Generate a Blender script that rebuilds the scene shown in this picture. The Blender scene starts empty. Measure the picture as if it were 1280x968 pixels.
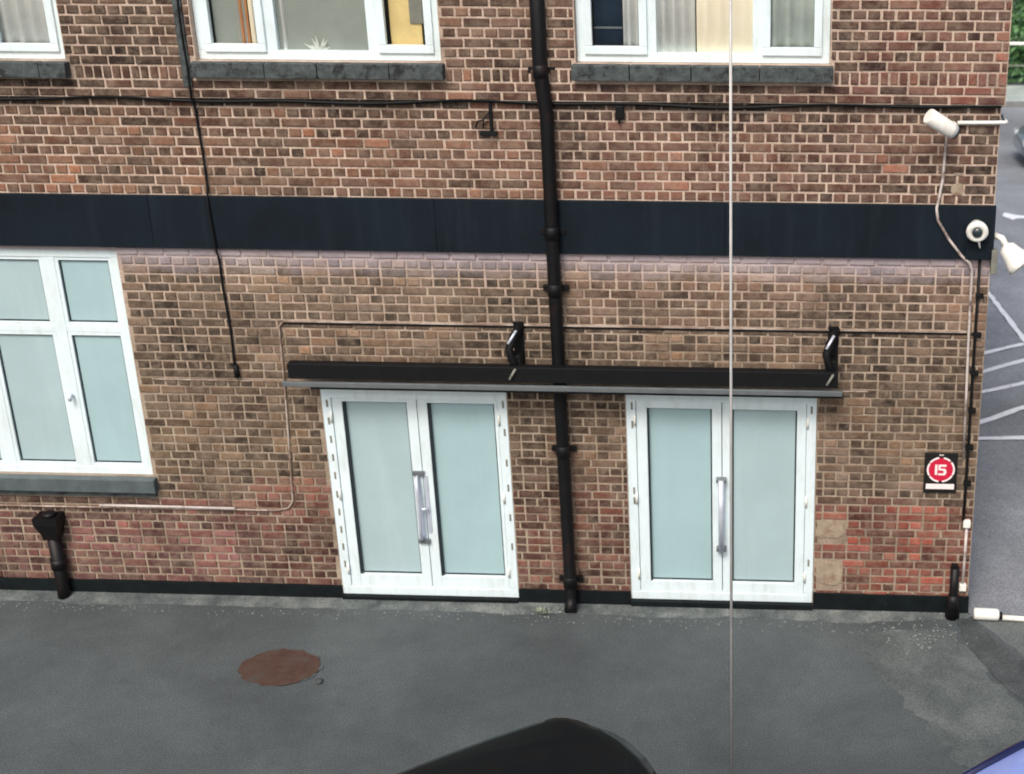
import bpy, bmesh, math, random
from mathutils import Vector, Matrix, noise
random.seed(7)
S = bpy.context.scene
C = S.collection
# ---------------------------------------------------------------- camera
CAM = Vector((0.0, -11.723, 6.962))
FW = Vector((-0.04144855, 0.92625694, -0.37460659)); RT = Vector((0.998981999, 0.0450899089, 0.000981702)); UP = Vector((-0.01780403, 0.37418455, 0.92718333))
cd = bpy.data.cameras.new("camera"); cam = bpy.data.objects.new("camera", cd); C.objects.link(cam)
m = Matrix((RT, UP, -FW)).transposed().to_4x4(); m.translation = CAM
cam.matrix_world = m
cd.sensor_fit = 'HORIZONTAL'; cd.sensor_width = 36; cd.lens = 36 * 1810.3 / 1280
cd.shift_x = -(923.71 - 640) / 1280; cd.shift_y = 0; cd.dof.use_dof = True; cd.dof.focus_distance = 7.5; cd.dof.aperture_fstop = 3.0; cd.clip_start = 0.1; cd.clip_end = 2000
S.camera = cam
# ---------------------------------------------------------------- sky, sun, exposure
SUN_EL, SUN_AZ = math.radians(50), math.radians(192)
w = bpy.data.worlds.new("World"); S.world = w; w.use_nodes = True
nt = w.node_tree; bg = nt.nodes['Background']
sky = nt.nodes.new('ShaderNodeTexSky'); sky.sky_type = 'NISHITA'; sky.sun_disc = False
sky.sun_elevation = SUN_EL; sky.sun_rotation = SUN_AZ; sky.air_density = 1.0; sky.dust_density = 6.0; sky.ozone_density = 1.0
nt.links.new(sky.outputs[0], bg.inputs[0]); bg.inputs[1].default_value = 0.15
sd = bpy.data.lights.new("sun", 'SUN'); sd.energy = 1.5; sd.angle = math.radians(16); sd.color = (1, .98, .95)
sun = bpy.data.objects.new("sun", sd); C.objects.link(sun)
sdir = Vector((math.sin(SUN_AZ) * math.cos(SUN_EL), math.cos(SUN_AZ) * math.cos(SUN_EL), math.sin(SUN_EL)))
sun.rotation_euler = sdir.to_track_quat('Z', 'Y').to_euler()
S.view_settings.view_transform = 'Standard'; S.view_settings.look = 'None'; S.view_settings.gamma = 1
S.view_settings.use_curve_mapping = False; S.view_settings.exposure = 0.2
S.render.engine = 'CYCLES'

# ---------------------------------------------------------------- materials
def lin(r, g, b):
    f = lambda c: (c / 255 / 12.92) if c <= 10 else ((c / 255 + .055) / 1.055) ** 2.4
    return (f(r), f(g), f(b), 1)
def mat(name, col, rough=.6, metal=0., var=.0, scale=20., bump=0., spec=.5, coat=0., vstretch=(1, 1, 1)):
    mt = bpy.data.materials.new(name); mt.use_nodes = True
    n = mt.node_tree.nodes; l = mt.node_tree.links; b = n['Principled BSDF']
    b.inputs['Roughness'].default_value = rough; b.inputs['Metallic'].default_value = metal
    b.inputs['Specular IOR Level'].default_value = spec; b.inputs['Coat Weight'].default_value = coat
    b.inputs['Base Color'].default_value = col
    if var or bump:
        g = n.new('ShaderNodeNewGeometry'); mp = n.new('ShaderNodeMapping'); mp.inputs['Scale'].default_value = vstretch
        l.new(g.outputs['Position'], mp.inputs[0])
        t = n.new('ShaderNodeTexNoise'); t.inputs['Scale'].default_value = scale; t.inputs['Detail'].default_value = 6; t.inputs['Roughness'].default_value = .65
        l.new(mp.outputs[0], t.inputs[0])
        if var:
            mx = n.new('ShaderNodeMix'); mx.data_type = 'RGBA'
            mr = n.new('ShaderNodeMapRange'); mr.inputs[1].default_value = .3; mr.inputs[2].default_value = .7
            l.new(t.outputs[0], mr.inputs[0]); l.new(mr.outputs[0], mx.inputs[0])
            mx.inputs[6].default_value = tuple(c * (1 - var) for c in col[:3]) + (1,)
            mx.inputs[7].default_value = tuple(min(1, c * (1 + var)) for c in col[:3]) + (1,)
            l.new(mx.outputs[2], b.inputs['Base Color'])
        if bump:
            bp = n.new('ShaderNodeBump'); bp.inputs['Strength'].default_value = bump; bp.inputs['Distance'].default_value = .01
            l.new(t.outputs[0], bp.inputs['Height']); l.new(bp.outputs[0], b.inputs['Normal'])
    return mt

def brick_mat(name, source):
    mt = bpy.data.materials.new(name); mt.use_nodes = True
    n = mt.node_tree.nodes; l = mt.node_tree.links; b = n['Principled BSDF']; b.inputs['Roughness'].default_value = .85
    b.inputs['Specular IOR Level'].default_value = .3
    if source == 'object':
        s = n.new('ShaderNodeObjectInfo'); so = s.outputs['Color']
    else:
        s = n.new('ShaderNodeAttribute'); s.attribute_name = 'tone'; so = s.outputs['Color']
    g = n.new('ShaderNodeNewGeometry')
    t = n.new('ShaderNodeTexNoise'); t.inputs['Scale'].default_value = 28; t.inputs['Detail'].default_value = 5; t.inputs['Roughness'].default_value = .7
    l.new(g.outputs['Position'], t.inputs[0])
    mr = n.new('ShaderNodeMapRange'); mr.inputs[1].default_value = .3; mr.inputs[2].default_value = .7; mr.inputs[3].default_value = .68; mr.inputs[4].default_value = 1.28
    l.new(t.outputs[0], mr.inputs[0])
    mx = n.new('ShaderNodeMix'); mx.data_type = 'RGBA'; mx.blend_type = 'MULTIPLY'; mx.inputs[0].default_value = 1
    l.new(so, mx.inputs[6]); l.new(mr.outputs[0], mx.inputs[7])
    # mortar smears and lime stains on the brick faces
    t2 = n.new('ShaderNodeTexNoise'); t2.inputs['Scale'].default_value = 6.5; t2.inputs['Detail'].default_value = 9; t2.inputs['Roughness'].default_value = .82
    l.new(g.outputs['Position'], t2.inputs[0])
    m2 = n.new('ShaderNodeMapRange'); m2.inputs[1].default_value = .44; m2.inputs[2].default_value = .70; m2.inputs[4].default_value = .72
    l.new(t2.outputs[0], m2.inputs[0])
    mx2 = n.new('ShaderNodeMix'); mx2.data_type = 'RGBA'; mx2.inputs[7].default_value = lin(148, 131, 113)
    l.new(m2.outputs[0], mx2.inputs[0]); l.new(mx.outputs[2], mx2.inputs[6]); l.new(mx2.outputs[2], b.inputs['Base Color'])
    bp = n.new('ShaderNodeBump'); bp.inputs['Strength'].default_value = .5; bp.inputs['Distance'].default_value = .006
    l.new(t.outputs[0], bp.inputs['Height']); l.new(bp.outputs[0], b.inputs['Normal'])
    return mt

def efflorescence(mt):
    """pale lavender lime bloom on brick and mortar just below the fascia band, with a ragged noise edge"""
    n = mt.node_tree.nodes; l = mt.node_tree.links; b = n['Principled BSDF']
    g = n.new('ShaderNodeNewGeometry'); t = n.new('ShaderNodeTexNoise'); t.inputs['Scale'].default_value = 3.5; t.inputs['Detail'].default_value = 9; t.inputs['Roughness'].default_value = .75
    l.new(g.outputs['Position'], t.inputs[0])
    sp = n.new('ShaderNodeSeparateXYZ'); l.new(g.outputs['Position'], sp.inputs[0])
    a = n.new('ShaderNodeMath'); a.operation = 'MULTIPLY_ADD'; a.inputs[1].default_value = .42; l.new(t.outputs[0], a.inputs[0]); l.new(sp.outputs['Z'], a.inputs[2])
    up = n.new('ShaderNodeMapRange'); up.inputs[1].default_value = 3.38; up.inputs[2].default_value = 3.60; up.inputs[4].default_value = .72; l.new(a.outputs[0], up.inputs[0])
    cut = n.new('ShaderNodeMath'); cut.operation = 'LESS_THAN'; cut.inputs[1].default_value = 3.6; l.new(sp.outputs['Z'], cut.inputs[0])
    m_ = n.new('ShaderNodeMath'); m_.operation = 'MULTIPLY'; l.new(up.outputs[0], m_.inputs[0]); l.new(cut.outputs[0], m_.inputs[1])
    mx = n.new('ShaderNodeMix'); mx.data_type = 'RGBA'; mx.inputs[7].default_value = lin(168, 158, 166); l.new(m_.outputs[0], mx.inputs[0])
    l.new(b.inputs['Base Color'].links[0].from_socket, mx.inputs[6]); l.new(mx.outputs[2], b.inputs['Base Color'])
def mortar_mat():
    mt = bpy.data.materials.new('mortar'); mt.use_nodes = True
    n = mt.node_tree.nodes; l = mt.node_tree.links; b = n['Principled BSDF']; b.inputs['Roughness'].default_value = .95
    b.inputs['Specular IOR Level'].default_value = .15
    g = n.new('ShaderNodeNewGeometry')
    t = n.new('ShaderNodeTexNoise'); t.inputs['Scale'].default_value = 2.2; t.inputs['Detail'].default_value = 7; t.inputs['Roughness'].default_value = .65
    l.new(g.outputs['Position'], t.inputs[0])
    cr = n.new('ShaderNodeValToRGB'); e = cr.color_ramp.elements
    e[0].position = .3; e[0].color = lin(136, 121, 106); e[1].position = .72; e[1].color = lin(210, 192, 174)
    x = cr.color_ramp.elements.new(.5); x.color = lin(188, 167, 151)
    l.new(t.outputs[0], cr.inputs[0])
    t2 = n.new('ShaderNodeTexNoise'); t2.inputs['Scale'].default_value = 60; t2.inputs['Detail'].default_value = 3
    l.new(g.outputs['Position'], t2.inputs[0])
    mr = n.new('ShaderNodeMapRange'); mr.inputs[1].default_value = .3; mr.inputs[2].default_value = .7; mr.inputs[3].default_value = .7; mr.inputs[4].default_value = 1.2
    l.new(t2.outputs[0], mr.inputs[0])
    mx = n.new('ShaderNodeMix'); mx.data_type = 'RGBA'; mx.blend_type = 'MULTIPLY'; mx.inputs[0].default_value = 1
    l.new(cr.outputs[0], mx.inputs[6]); l.new(mr.outputs[0], mx.inputs[7]); l.new(mx.outputs[2], b.inputs['Base Color'])
    sp = n.new('ShaderNodeSeparateXYZ'); l.new(g.outputs['Position'], sp.inputs[0])
    add = n.new('ShaderNodeMath'); add.operation = 'MULTIPLY_ADD'; add.inputs[1].default_value = 1.6; l.new(t.outputs[0], add.inputs[0]); l.new(sp.outputs['Z'], add.inputs[2])
    mz = n.new('ShaderNodeMapRange'); mz.inputs[1].default_value = 3.2; mz.inputs[2].default_value = 4.2; l.new(add.outputs[0], mz.inputs[0])
    mxz = n.new('ShaderNodeMix'); mxz.data_type = 'RGBA'; mxz.blend_type = 'MULTIPLY'; mxz.inputs[0].default_value = 1
    mc = n.new('ShaderNodeMix'); mc.data_type = 'RGBA'; mc.inputs[6].default_value = (.68, .70, .66, 1); mc.inputs[7].default_value = (1, 1, 1, 1); l.new(mz.outputs[0], mc.inputs[0])
    l.new(mx.outputs[2], mxz.inputs[6]); l.new(mc.outputs[2], mxz.inputs[7]); l.new(mxz.outputs[2], b.inputs['Base Color'])
    bp = n.new('ShaderNodeBump'); bp.inputs['Strength'].default_value = .6; bp.inputs['Distance'].default_value = .006
    l.new(t2.outputs[0], bp.inputs['Height']); l.new(bp.outputs[0], b.inputs['Normal'])
    return mt

def ground_mat(name, c0, c1, c2, big=.6, rough=.8):
    mt = bpy.data.materials.new(name); mt.use_nodes = True
    n = mt.node_tree.nodes; l = mt.node_tree.links; b = n['Principled BSDF']; b.inputs['Roughness'].default_value = rough
    b.inputs['Specular IOR Level'].default_value = .35
    g = n.new('ShaderNodeNewGeometry')
    t = n.new('ShaderNodeTexNoise'); t.inputs['Scale'].default_value = big; t.inputs['Detail'].default_value = 8; t.inputs['Roughness'].default_value = .6; t.inputs['Distortion'].default_value = .4
    l.new(g.outputs['Position'], t.inputs[0])
    cr = n.new('ShaderNodeValToRGB'); e = cr.color_ramp.elements
    e[0].position = .32; e[0].color = c0; e[1].position = .7; e[1].color = c2
    x = cr.color_ramp.elements.new(.5); x.color = c1
    l.new(t.outputs[0], cr.inputs[0])
    t2 = n.new('ShaderNodeTexNoise'); t2.inputs['Scale'].default_value = 75; t2.inputs['Detail'].default_value = 2
    l.new(g.outputs['Position'], t2.inputs[0])
    mr = n.new('ShaderNodeMapRange'); mr.inputs[1].default_value = .35; mr.inputs[2].default_value = .7; mr.inputs[3].default_value = .72; mr.inputs[4].default_value = 1.38
    l.new(t2.outputs[0], mr.inputs[0])
    mx = n.new('ShaderNodeMix'); mx.data_type = 'RGBA'; mx.blend_type = 'MULTIPLY'; mx.inputs[0].default_value = 1
    l.new(cr.outputs[0], mx.inputs[6]); l.new(mr.outputs[0], mx.inputs[7])
    t3 = n.new('ShaderNodeTexNoise'); t3.inputs['Scale'].default_value = 5; t3.inputs['Detail'].default_value = 10; t3.inputs['Roughness'].default_value = .8
    l.new(g.outputs['Position'], t3.inputs[0])
    m3 = n.new('ShaderNodeMapRange'); m3.inputs[1].default_value = .3; m3.inputs[2].default_value = .75; m3.inputs[3].default_value = .88; m3.inputs[4].default_value = 1.18
    l.new(t3.outputs[0], m3.inputs[0])
    mx3 = n.new('ShaderNodeMix'); mx3.data_type = 'RGBA'; mx3.blend_type = 'MULTIPLY'; mx3.inputs[0].default_value = 1
    l.new(mx.outputs[2], mx3.inputs[6]); l.new(m3.outputs[0], mx3.inputs[7]); l.new(mx3.outputs[2], b.inputs['Base Color'])
    bp = n.new('ShaderNodeBump'); bp.inputs['Strength'].default_value = .35; bp.inputs['Distance'].default_value = .005
    l.new(t2.outputs[0], bp.inputs['Height']); l.new(bp.outputs[0], b.inputs['Normal'])
    return mt

def worn(mt, hole, scale=14, lo=.45, hi=.6):
    """mixes a second colour in, in noise-shaped worn patches"""
    n = mt.node_tree.nodes; l = mt.node_tree.links; b = n['Principled BSDF']
    g = n.new('ShaderNodeNewGeometry'); t = n.new('ShaderNodeTexNoise'); t.inputs['Scale'].default_value = scale; t.inputs['Detail'].default_value = 8; t.inputs['Roughness'].default_value = .75
    l.new(g.outputs['Position'], t.inputs[0])
    mr = n.new('ShaderNodeMapRange'); mr.inputs[1].default_value = lo; mr.inputs[2].default_value = hi
    l.new(t.outputs[0], mr.inputs[0])
    mx = n.new('ShaderNodeMix'); mx.data_type = 'RGBA'; mx.inputs[7].default_value = hole
    l.new(mr.outputs[0], mx.inputs[0])
    if b.inputs['Base Color'].is_linked:
        l.new(b.inputs['Base Color'].links[0].from_socket, mx.inputs[6])
    else:
        mx.inputs[6].default_value = b.inputs['Base Color'].default_value
    l.new(mx.outputs[2], b.inputs['Base Color'])
    return mt

def glass_mat(name, tint=(1, 1, 1, 1), refl=.12):
    mt = bpy.data.materials.new(name); mt.use_nodes = True
    n = mt.node_tree.nodes; l = mt.node_tree.links
    n.remove(n['Principled BSDF'])
    tr = n.new('ShaderNodeBsdfTransparent'); tr.inputs[0].default_value = tint
    gl = n.new('ShaderNodeBsdfGlossy'); gl.inputs['Roughness'].default_value = .03
    lw = n.new('ShaderNodeLayerWeight'); lw.inputs[0].default_value = .3
    ma = n.new('ShaderNodeMath'); ma.operation = 'ADD'; ma.inputs[1].default_value = refl
    mu = n.new('ShaderNodeMath'); mu.operation = 'MULTIPLY'; mu.inputs[1].default_value = .2; l.new(lw.outputs['Fresnel'], mu.inputs[0]); l.new(mu.outputs[0], ma.inputs[0])
    mx = n.new('ShaderNodeMixShader'); l.new(ma.outputs[0], mx.inputs[0]); l.new(tr.outputs[0], mx.inputs[1]); l.new(gl.outputs[0], mx.inputs[2])
    l.new(mx.outputs[0], n['Material Output'].inputs[0])
    return mt

def streaks(mt, col, amount=.5, lo=.5, hi=.72, sc=(9, 9, .7)):
    n = mt.node_tree.nodes; l = mt.node_tree.links; b = n['Principled BSDF']
    g = n.new('ShaderNodeNewGeometry'); mp = n.new('ShaderNodeMapping'); mp.inputs['Scale'].default_value = sc
    t = n.new('ShaderNodeTexNoise'); t.inputs['Scale'].default_value = 1.6; t.inputs['Detail'].default_value = 7; t.inputs['Roughness'].default_value = .7
    l.new(g.outputs['Position'], mp.inputs[0]); l.new(mp.outputs[0], t.inputs[0])
    mr = n.new('ShaderNodeMapRange'); mr.inputs[1].default_value = lo; mr.inputs[2].default_value = hi; mr.inputs[4].default_value = amount
    l.new(t.outputs[0], mr.inputs[0]); mx = n.new('ShaderNodeMix'); mx.data_type = 'RGBA'; mx.inputs[7].default_value = col; l.new(mr.outputs[0], mx.inputs[0])
    if b.inputs['Base Color'].is_linked: l.new(b.inputs['Base Color'].links[0].from_socket, mx.inputs[6])
    else: mx.inputs[6].default_value = b.inputs['Base Color'].default_value
    l.new(mx.outputs[2], b.inputs['Base Color']); return mt
M = dict(
    brick=brick_mat('brick_single', 'object'), brick_attr=brick_mat('brick_mass', 'mesh'), mortar=mortar_mat(),
    upvc=mat('white_upvc', lin(220, 235, 238), .32, var=.05, scale=3, coat=.2),
    frost=mat('frosted_pane', lin(162, 190, 194), .25, var=.06, scale=1.3, coat=.35),
    frost2=mat('frosted_pane_pale', lin(166, 189, 192), .25, var=.07, scale=1.1, coat=.35),
    gasket=mat('black_gasket', lin(26, 38, 44), .6),
    glass=glass_mat('window_glass', (1, 1, 1, 1), .01),
    band=mat('navy_fascia', lin(13, 24, 33), .62, var=.35, scale=1.2, spec=.2, bump=.05),
    plinth=worn(mat('black_plinth_paint', lin(12, 20, 22), .7, var=.4, scale=8, bump=.4, spec=.2), lin(60, 66, 64), 10, .64, .74),
    black=mat('black_metal', lin(12, 14, 16), .6, var=.3, scale=9, spec=.25),
    pipe=worn(mat('black_cast_iron', lin(12, 12, 14), .5, var=.35, scale=7, bump=.3, spec=.3), lin(40, 20, 18), 6, .55, .7),
    greym=mat('grey_aluminium', lin(112, 118, 120), .4, .35, var=.15, scale=6),
    silver=mat('brushed_steel', lin(214, 220, 232), .3, .4, var=.1, scale=8),
    slate=worn(mat('slate_sill', lin(66, 74, 74), .8, var=.5, scale=14, bump=.5), lin(26, 28, 30), 9, .5, .6),
    sill2=mat('grey_painted_sill', lin(80, 90, 92), .6, var=.3, scale=6, bump=.3),
    white=mat('white_plastic', lin(235, 235, 226), .35, var=.05, scale=12, coat=.2),
    conduit=worn(mat('pale_conduit', lin(198, 188, 182), .6, var=.15, scale=9), lin(120, 104, 96), 5, .5, .62),
    fadedline=worn(mat('faded_cable', lin(178, 164, 152), .8, var=.2, scale=9), lin(126, 106, 92), 3, .42, .56),
    dome=mat('dark_dome', lin(40, 52, 54), .1, coat=1),
    signblack=mat('sign_black', lin(20, 20, 19), .5, var=.2, scale=30),
    signred=mat('sign_red', lin(196, 28, 62), .45, var=.12, scale=40),
    signwhite=mat('sign_white', lin(238, 226, 224), .45, var=.05, scale=30),
    cement=worn(mat('cement_patch', lin(156, 142, 122), .9, var=.2, scale=14, bump=.5), lin(120, 88, 74), 8, .5, .7),
    rust=worn(mat('rusty_iron', lin(72, 49, 38), .9, var=.35, scale=7, bump=.6), lin(62, 58, 55), 7, .48, .68),
    navy=mat('navy_fabric', lin(34, 60, 82), .8, var=.2, scale=12),
    curtain=mat('white_net_curtain', lin(244, 246, 238), .9, var=.08, scale=8),
    cream=mat('cream_curtain_glow', lin(253, 240, 214), .9, var=.08, scale=6),
    palegreen=mat('pale_green_curtain', lin(214, 224, 212), .9, var=.12, scale=6),
    blind=mat('grey_green_blind', lin(134, 142, 134), .85, var=.1, scale=3),
    orange=mat('orange_fabric', lin(238, 168, 116), .85, var=.15, scale=9),
    yellow=mat('yellow_card', lin(216, 194, 132), .7, var=.12, scale=9),
    room=mat('room_paint', lin(170, 168, 156), .9), greyint=mat('grey_furniture', lin(120, 122, 112), .8, var=.2, scale=5),
    asphalt=ground_mat('asphalt', lin(65, 70, 71), lin(74, 80, 81), lin(85, 91, 92)),
    carpark=ground_mat('car_park_surface', lin(112, 115, 119), lin(132, 136, 141), lin(154, 158, 163), .35),
    seam=ground_mat('tarmac_seam', lin(56, 60, 60), lin(66, 70, 70), lin(80, 84, 84), 3),
    pale_t=ground_mat('pale_tarmac', lin(70, 77, 76), lin(82, 88, 87), lin(102, 107, 105), 1.5),
    dark_t=ground_mat('dark_tarmac', lin(84, 86, 92), lin(98, 101, 107), lin(114, 118, 122), .8),
    fillet=ground_mat('concrete_fillet', lin(66, 73, 73), lin(88, 94, 93), lin(116, 120, 117), 4, .9),
    pave=ground_mat('pale_paving', lin(150, 160, 156), lin(164, 174, 170), lin(184, 190, 186), 1),
    dryleaf=mat('pale_leaf', lin(206, 212, 204), .8, var=.1, scale=30),
    line=worn(mat('road_paint', lin(228, 232, 236), .7, var=.1, scale=9), lin(126, 128, 134), 9, .56, .66),
    leaf=mat('hedge_leaf', lin(78, 118, 72), .6, var=.4, scale=2), leafd=mat('hedge_leaf_dark', lin(40, 68, 42), .7, var=.4, scale=3),
    bark=mat('hedge_bark', lin(60, 48, 38), .9, var=.3, scale=12),
    kerb=mat('grey_kerb', lin(120, 122, 120), .85, var=.2, scale=4, bump=.3),
    rubble=mat('rubble_chips', lin(122, 126, 122), .9, var=.35, scale=30), weed=mat('weed_leaf', lin(128, 138, 118), .7, var=.3, scale=30),
    carblack=mat('black_car_paint', lin(7, 13, 16), .45, var=.15, scale=2, coat=.12, spec=.2),
    carblue=mat('blue_car_paint_sky_tint', lin(152, 170, 232), .25, var=.05, scale=2, coat=1., metal=.3), navytrim=mat('navy_trim', lin(14, 18, 60), .3, coat=.6),  # blue paint: lavender of the reflected sky put into its base colour
    carsilver=mat('silver_car_paint', lin(112, 118, 124), .3, .3, coat=.8),
    carglass=mat('car_glass', lin(8, 12, 15), .35, coat=0, spec=.15), tyre=mat('tyre_rubber', lin(20, 20, 20), .85), trim=mat('car_trim', lin(12, 13, 16), .5),
    lampr=mat('red_lamp', lin(140, 16, 18), .15, coat=1), lampw=mat('clear_lamp', lin(200, 205, 210), .1, coat=1), plate=mat('number_plate_yellow', lin(210, 180, 40), .5),
    pole=mat('pale_grey_pole', lin(205, 203, 198), .5, 0, var=.1, scale=5),
    roofing=mat('roof_felt', lin(70, 70, 72), .9, var=.2, scale=4),
)

for k_ in ('brick', 'brick_attr', 'mortar'): efflorescence(M[k_])
streaks(M['band'], lin(36, 48, 54), .3); streaks(M['upvc'], lin(176, 182, 176), .45, .5, .75, (6, 6, 1.5)); streaks(M['white'], lin(178, 172, 158), .4)
streaks(M['asphalt'], lin(54, 58, 59), .35, .60, .72, (.55, .9, 1)); streaks(M['frost'], lin(146, 174, 178), .35, .5, .8, (3, 3, .5)); streaks(M['frost2'], lin(186, 206, 208), .5, .5, .8, (3, 3, .5))
cb = M['cream'].node_tree.nodes['Principled BSDF']; cb.inputs['Emission Color'].default_value = (1, .86, .62, 1); cb.inputs['Emission Strength'].default_value = .28   # warm room glow put into the cream cloth as emission; no lamp inside
# ---------------------------------------------------------------- helpers
class MB:
    def __init__(s): s.bm = bmesh.new()
    def box(s, x0, x1, y0, y1, z0, z1, bev=0):
        v = [s.bm.verts.new(p) for p in ((x0, y0, z0), (x1, y0, z0), (x1, y1, z0), (x0, y1, z0), (x0, y0, z1), (x1, y0, z1), (x1, y1, z1), (x0, y1, z1))]
        f = [s.bm.faces.new([v[i] for i in q]) for q in ((3, 2, 1, 0), (4, 5, 6, 7), (0, 1, 5, 4), (1, 2, 6, 5), (2, 3, 7, 6), (3, 0, 4, 7))]
        if bev:
            es = list({e for q in f for e in q.edges})
            bmesh.ops.bevel(s.bm, geom=es, offset=bev, segments=2, affect='EDGES', profile=.6)
        return s
    def tube(s, pts, r, seg=10, cap=True):
        pts = [Vector(p) for p in pts]; rs = r if isinstance(r, (list, tuple)) else [r] * len(pts)
        rings = []; nrm = None
        for i, p in enumerate(pts):
            a = pts[max(i - 1, 0)]; b = pts[min(i + 1, len(pts) - 1)]
            t = (b - a)
            t = t.normalized() if t.length > 1e-9 else Vector((0, 0, 1))
            if nrm is None:
                nrm = t.orthogonal().normalized()
            nrm = (nrm - t * nrm.dot(t)).normalized(); bn = t.cross(nrm)
            rings.append([s.bm.verts.new(p + (nrm * math.cos(2 * math.pi * k / seg) + bn * math.sin(2 * math.pi * k / seg)) * rs[i]) for k in range(seg)])
        for A, B in zip(rings, rings[1:]):
            for k in range(seg):
                f = s.bm.faces.new((A[k], A[(k + 1) % seg], B[(k + 1) % seg], B[k])); f.smooth = True
        if cap:
            s.bm.faces.new(rings[0][::-1]); s.bm.faces.new(rings[-1])
        return s
    def prism(s, pts, off):
        """polygon of 3-D points extruded by vector off"""
        off = Vector(off); a = [s.bm.verts.new(p) for p in pts]; b = [s.bm.verts.new(Vector(p) + off) for p in pts]; n = len(pts)
        s.bm.faces.new(a[::-1]); s.bm.faces.new(b)
        for k in range(n): s.bm.faces.new((a[k], a[(k + 1) % n], b[(k + 1) % n], b[k]))
        return s
    def loft(s, rings, cap=True, smooth=True):
        R = [[s.bm.verts.new(p) for p in r] for r in rings]; n = len(R[0])
        for A, B in zip(R, R[1:]):
            for k in range(n):
                f = s.bm.faces.new((A[k], A[(k + 1) % n], B[(k + 1) % n], B[k])); f.smooth = smooth
        if cap: s.bm.faces.new(R[0][::-1]); s.bm.faces.new(R[-1])
        return s
    def mesh(s, name, mt):
        bmesh.ops.recalc_face_normals(s.bm, faces=s.bm.faces[:])
        me = bpy.data.meshes.new(name); s.bm.to_mesh(me); s.bm.free(); me.materials.append(mt); return me
    def build(s, name, mt, parent=None):
        return link(name, s.mesh(name, mt), parent)
def link(name, me, parent=None):
    o = bpy.data.objects.new(name, me); C.objects.link(o)
    if parent: o.parent = parent
    return o
def thing(name, label, cat, loc=(0, 0, 0), rz=0, group=None):
    o = bpy.data.objects.new(name, None); C.objects.link(o); o.location = loc; o.rotation_euler.z = rz
    o.empty_display_size = .2
    return tag(o, label, cat, group)
def tag(o, label, cat, group=None):
    o['label'] = label; o['category'] = cat
    if group: o['group'] = group
    return o
def structure(o): o['kind'] = 'structure'; return o
def stuff(o): o['kind'] = 'stuff'; return o

# ---------------------------------------------------------------- ground
def sheet(name, poly, z, mt, jag=0., step=.12, seed=1):
    rnd = random.Random(seed); out = []
    n = len(poly)
    for i in range(n):
        a = Vector(poly[i]); b = Vector(poly[(i + 1) % n]); L = (b - a).length; k = max(1, int(L / step)) if jag else 1
        for j in range(k):
            p = a.lerp(b, j / k)
            if jag and j: p += Vector((rnd.uniform(-jag, jag), rnd.uniform(-jag, jag)))
            out.append((p.x, p.y, z))
    bm = bmesh.new(); bm.faces.new([bm.verts.new(p) for p in out])
    bmesh.ops.triangulate(bm, faces=bm.faces[:], ngon_method='EAR_CLIP'); bmesh.ops.recalc_face_normals(bm, faces=bm.faces[:])
    for f in bm.faces:
        if f.normal.z < 0: f.normal_flip()
    me = bpy.data.meshes.new(name); bm.to_mesh(me); bm.free(); me.materials.append(mt)
    o = link(name, me)
    return o
g = sheet('ground', [(-400, -400), (400, -400), (400, 400), (-400, 400)], 0, M['asphalt']); structure(g)
structure(sheet('car_park', [(1.60, .02), (1.66, -.12), (30, -.12), (30, 24.2), (1.60, 24.2)], .006, M['carpark']))
structure(sheet('path', [(1.62, 24.2), (30, 24.2), (30, 27.1), (1.62, 27.1)], .012, M['pave']))
0 and structure(sheet('lane_surface', [(1.60, .02), (1.9, -.14), (2.6, -.1), (30, -.1), (30, 6.5), (1.62, 6.5)], .004, M['dark_t'], .02, .3))
structure(sheet('trench_seam', [(1.46, -.12), (1.62, -.1), (1.83, -.5), (2.15, -1.0), (2.9, -2.3), (2.6, -2.5), (1.78, -1.2), (1.56, -.62)], .008, M['seam'], .015, .08))
structure(sheet('pale_tarmac_patch', [(.55, -.5), (.95, -.32), (1.42, -.3), (1.6, -.75), (1.8, -1.3), (2.2, -2.0), (1.9, -2.6), (1.3, -2.3), (1.0, -1.6), (.75, -1.1)], .004, M['pale_t'], .06, .09, 5))
structure(sheet('pale_tarmac_strip', [(1.66, -.12), (4.5, -.12), (4.5, -2.6), (2.95, -2.3), (2.2, -1.0), (1.88, -.5)], .004, M['pale_t'], .02, .1, 6))
# concrete fillet where the wall meets the ground: wedge with a ragged front edge
b = MB(); rnd = random.Random(3); prev = None
xs = [-9.6 + .07 * i for i in range(int(11.3 / .07))]
rows = []
for x in xs:
    d = .19 + .06 * noise.noise(Vector((x * 1.3, 0, 0))) + .04 * noise.noise(Vector((x * 7, 3, 0)))
    if x > 1.0: d *= max(.45, 1 - (x - 1.0))
    rows.append([b.bm.verts.new((x, -.006, .026)), b.bm.verts.new((x, -d * .55, .014 + .004 * rnd.random())), b.bm.verts.new((x, -d, .001))])
for A, B in zip(rows, rows[1:]):
    for k in (0, 1):
        f = b.bm.faces.new((A[k], B[k], B[k + 1], A[k + 1])); f.smooth = True
structure(b.build('concrete_fillet', M['fillet']))
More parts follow.
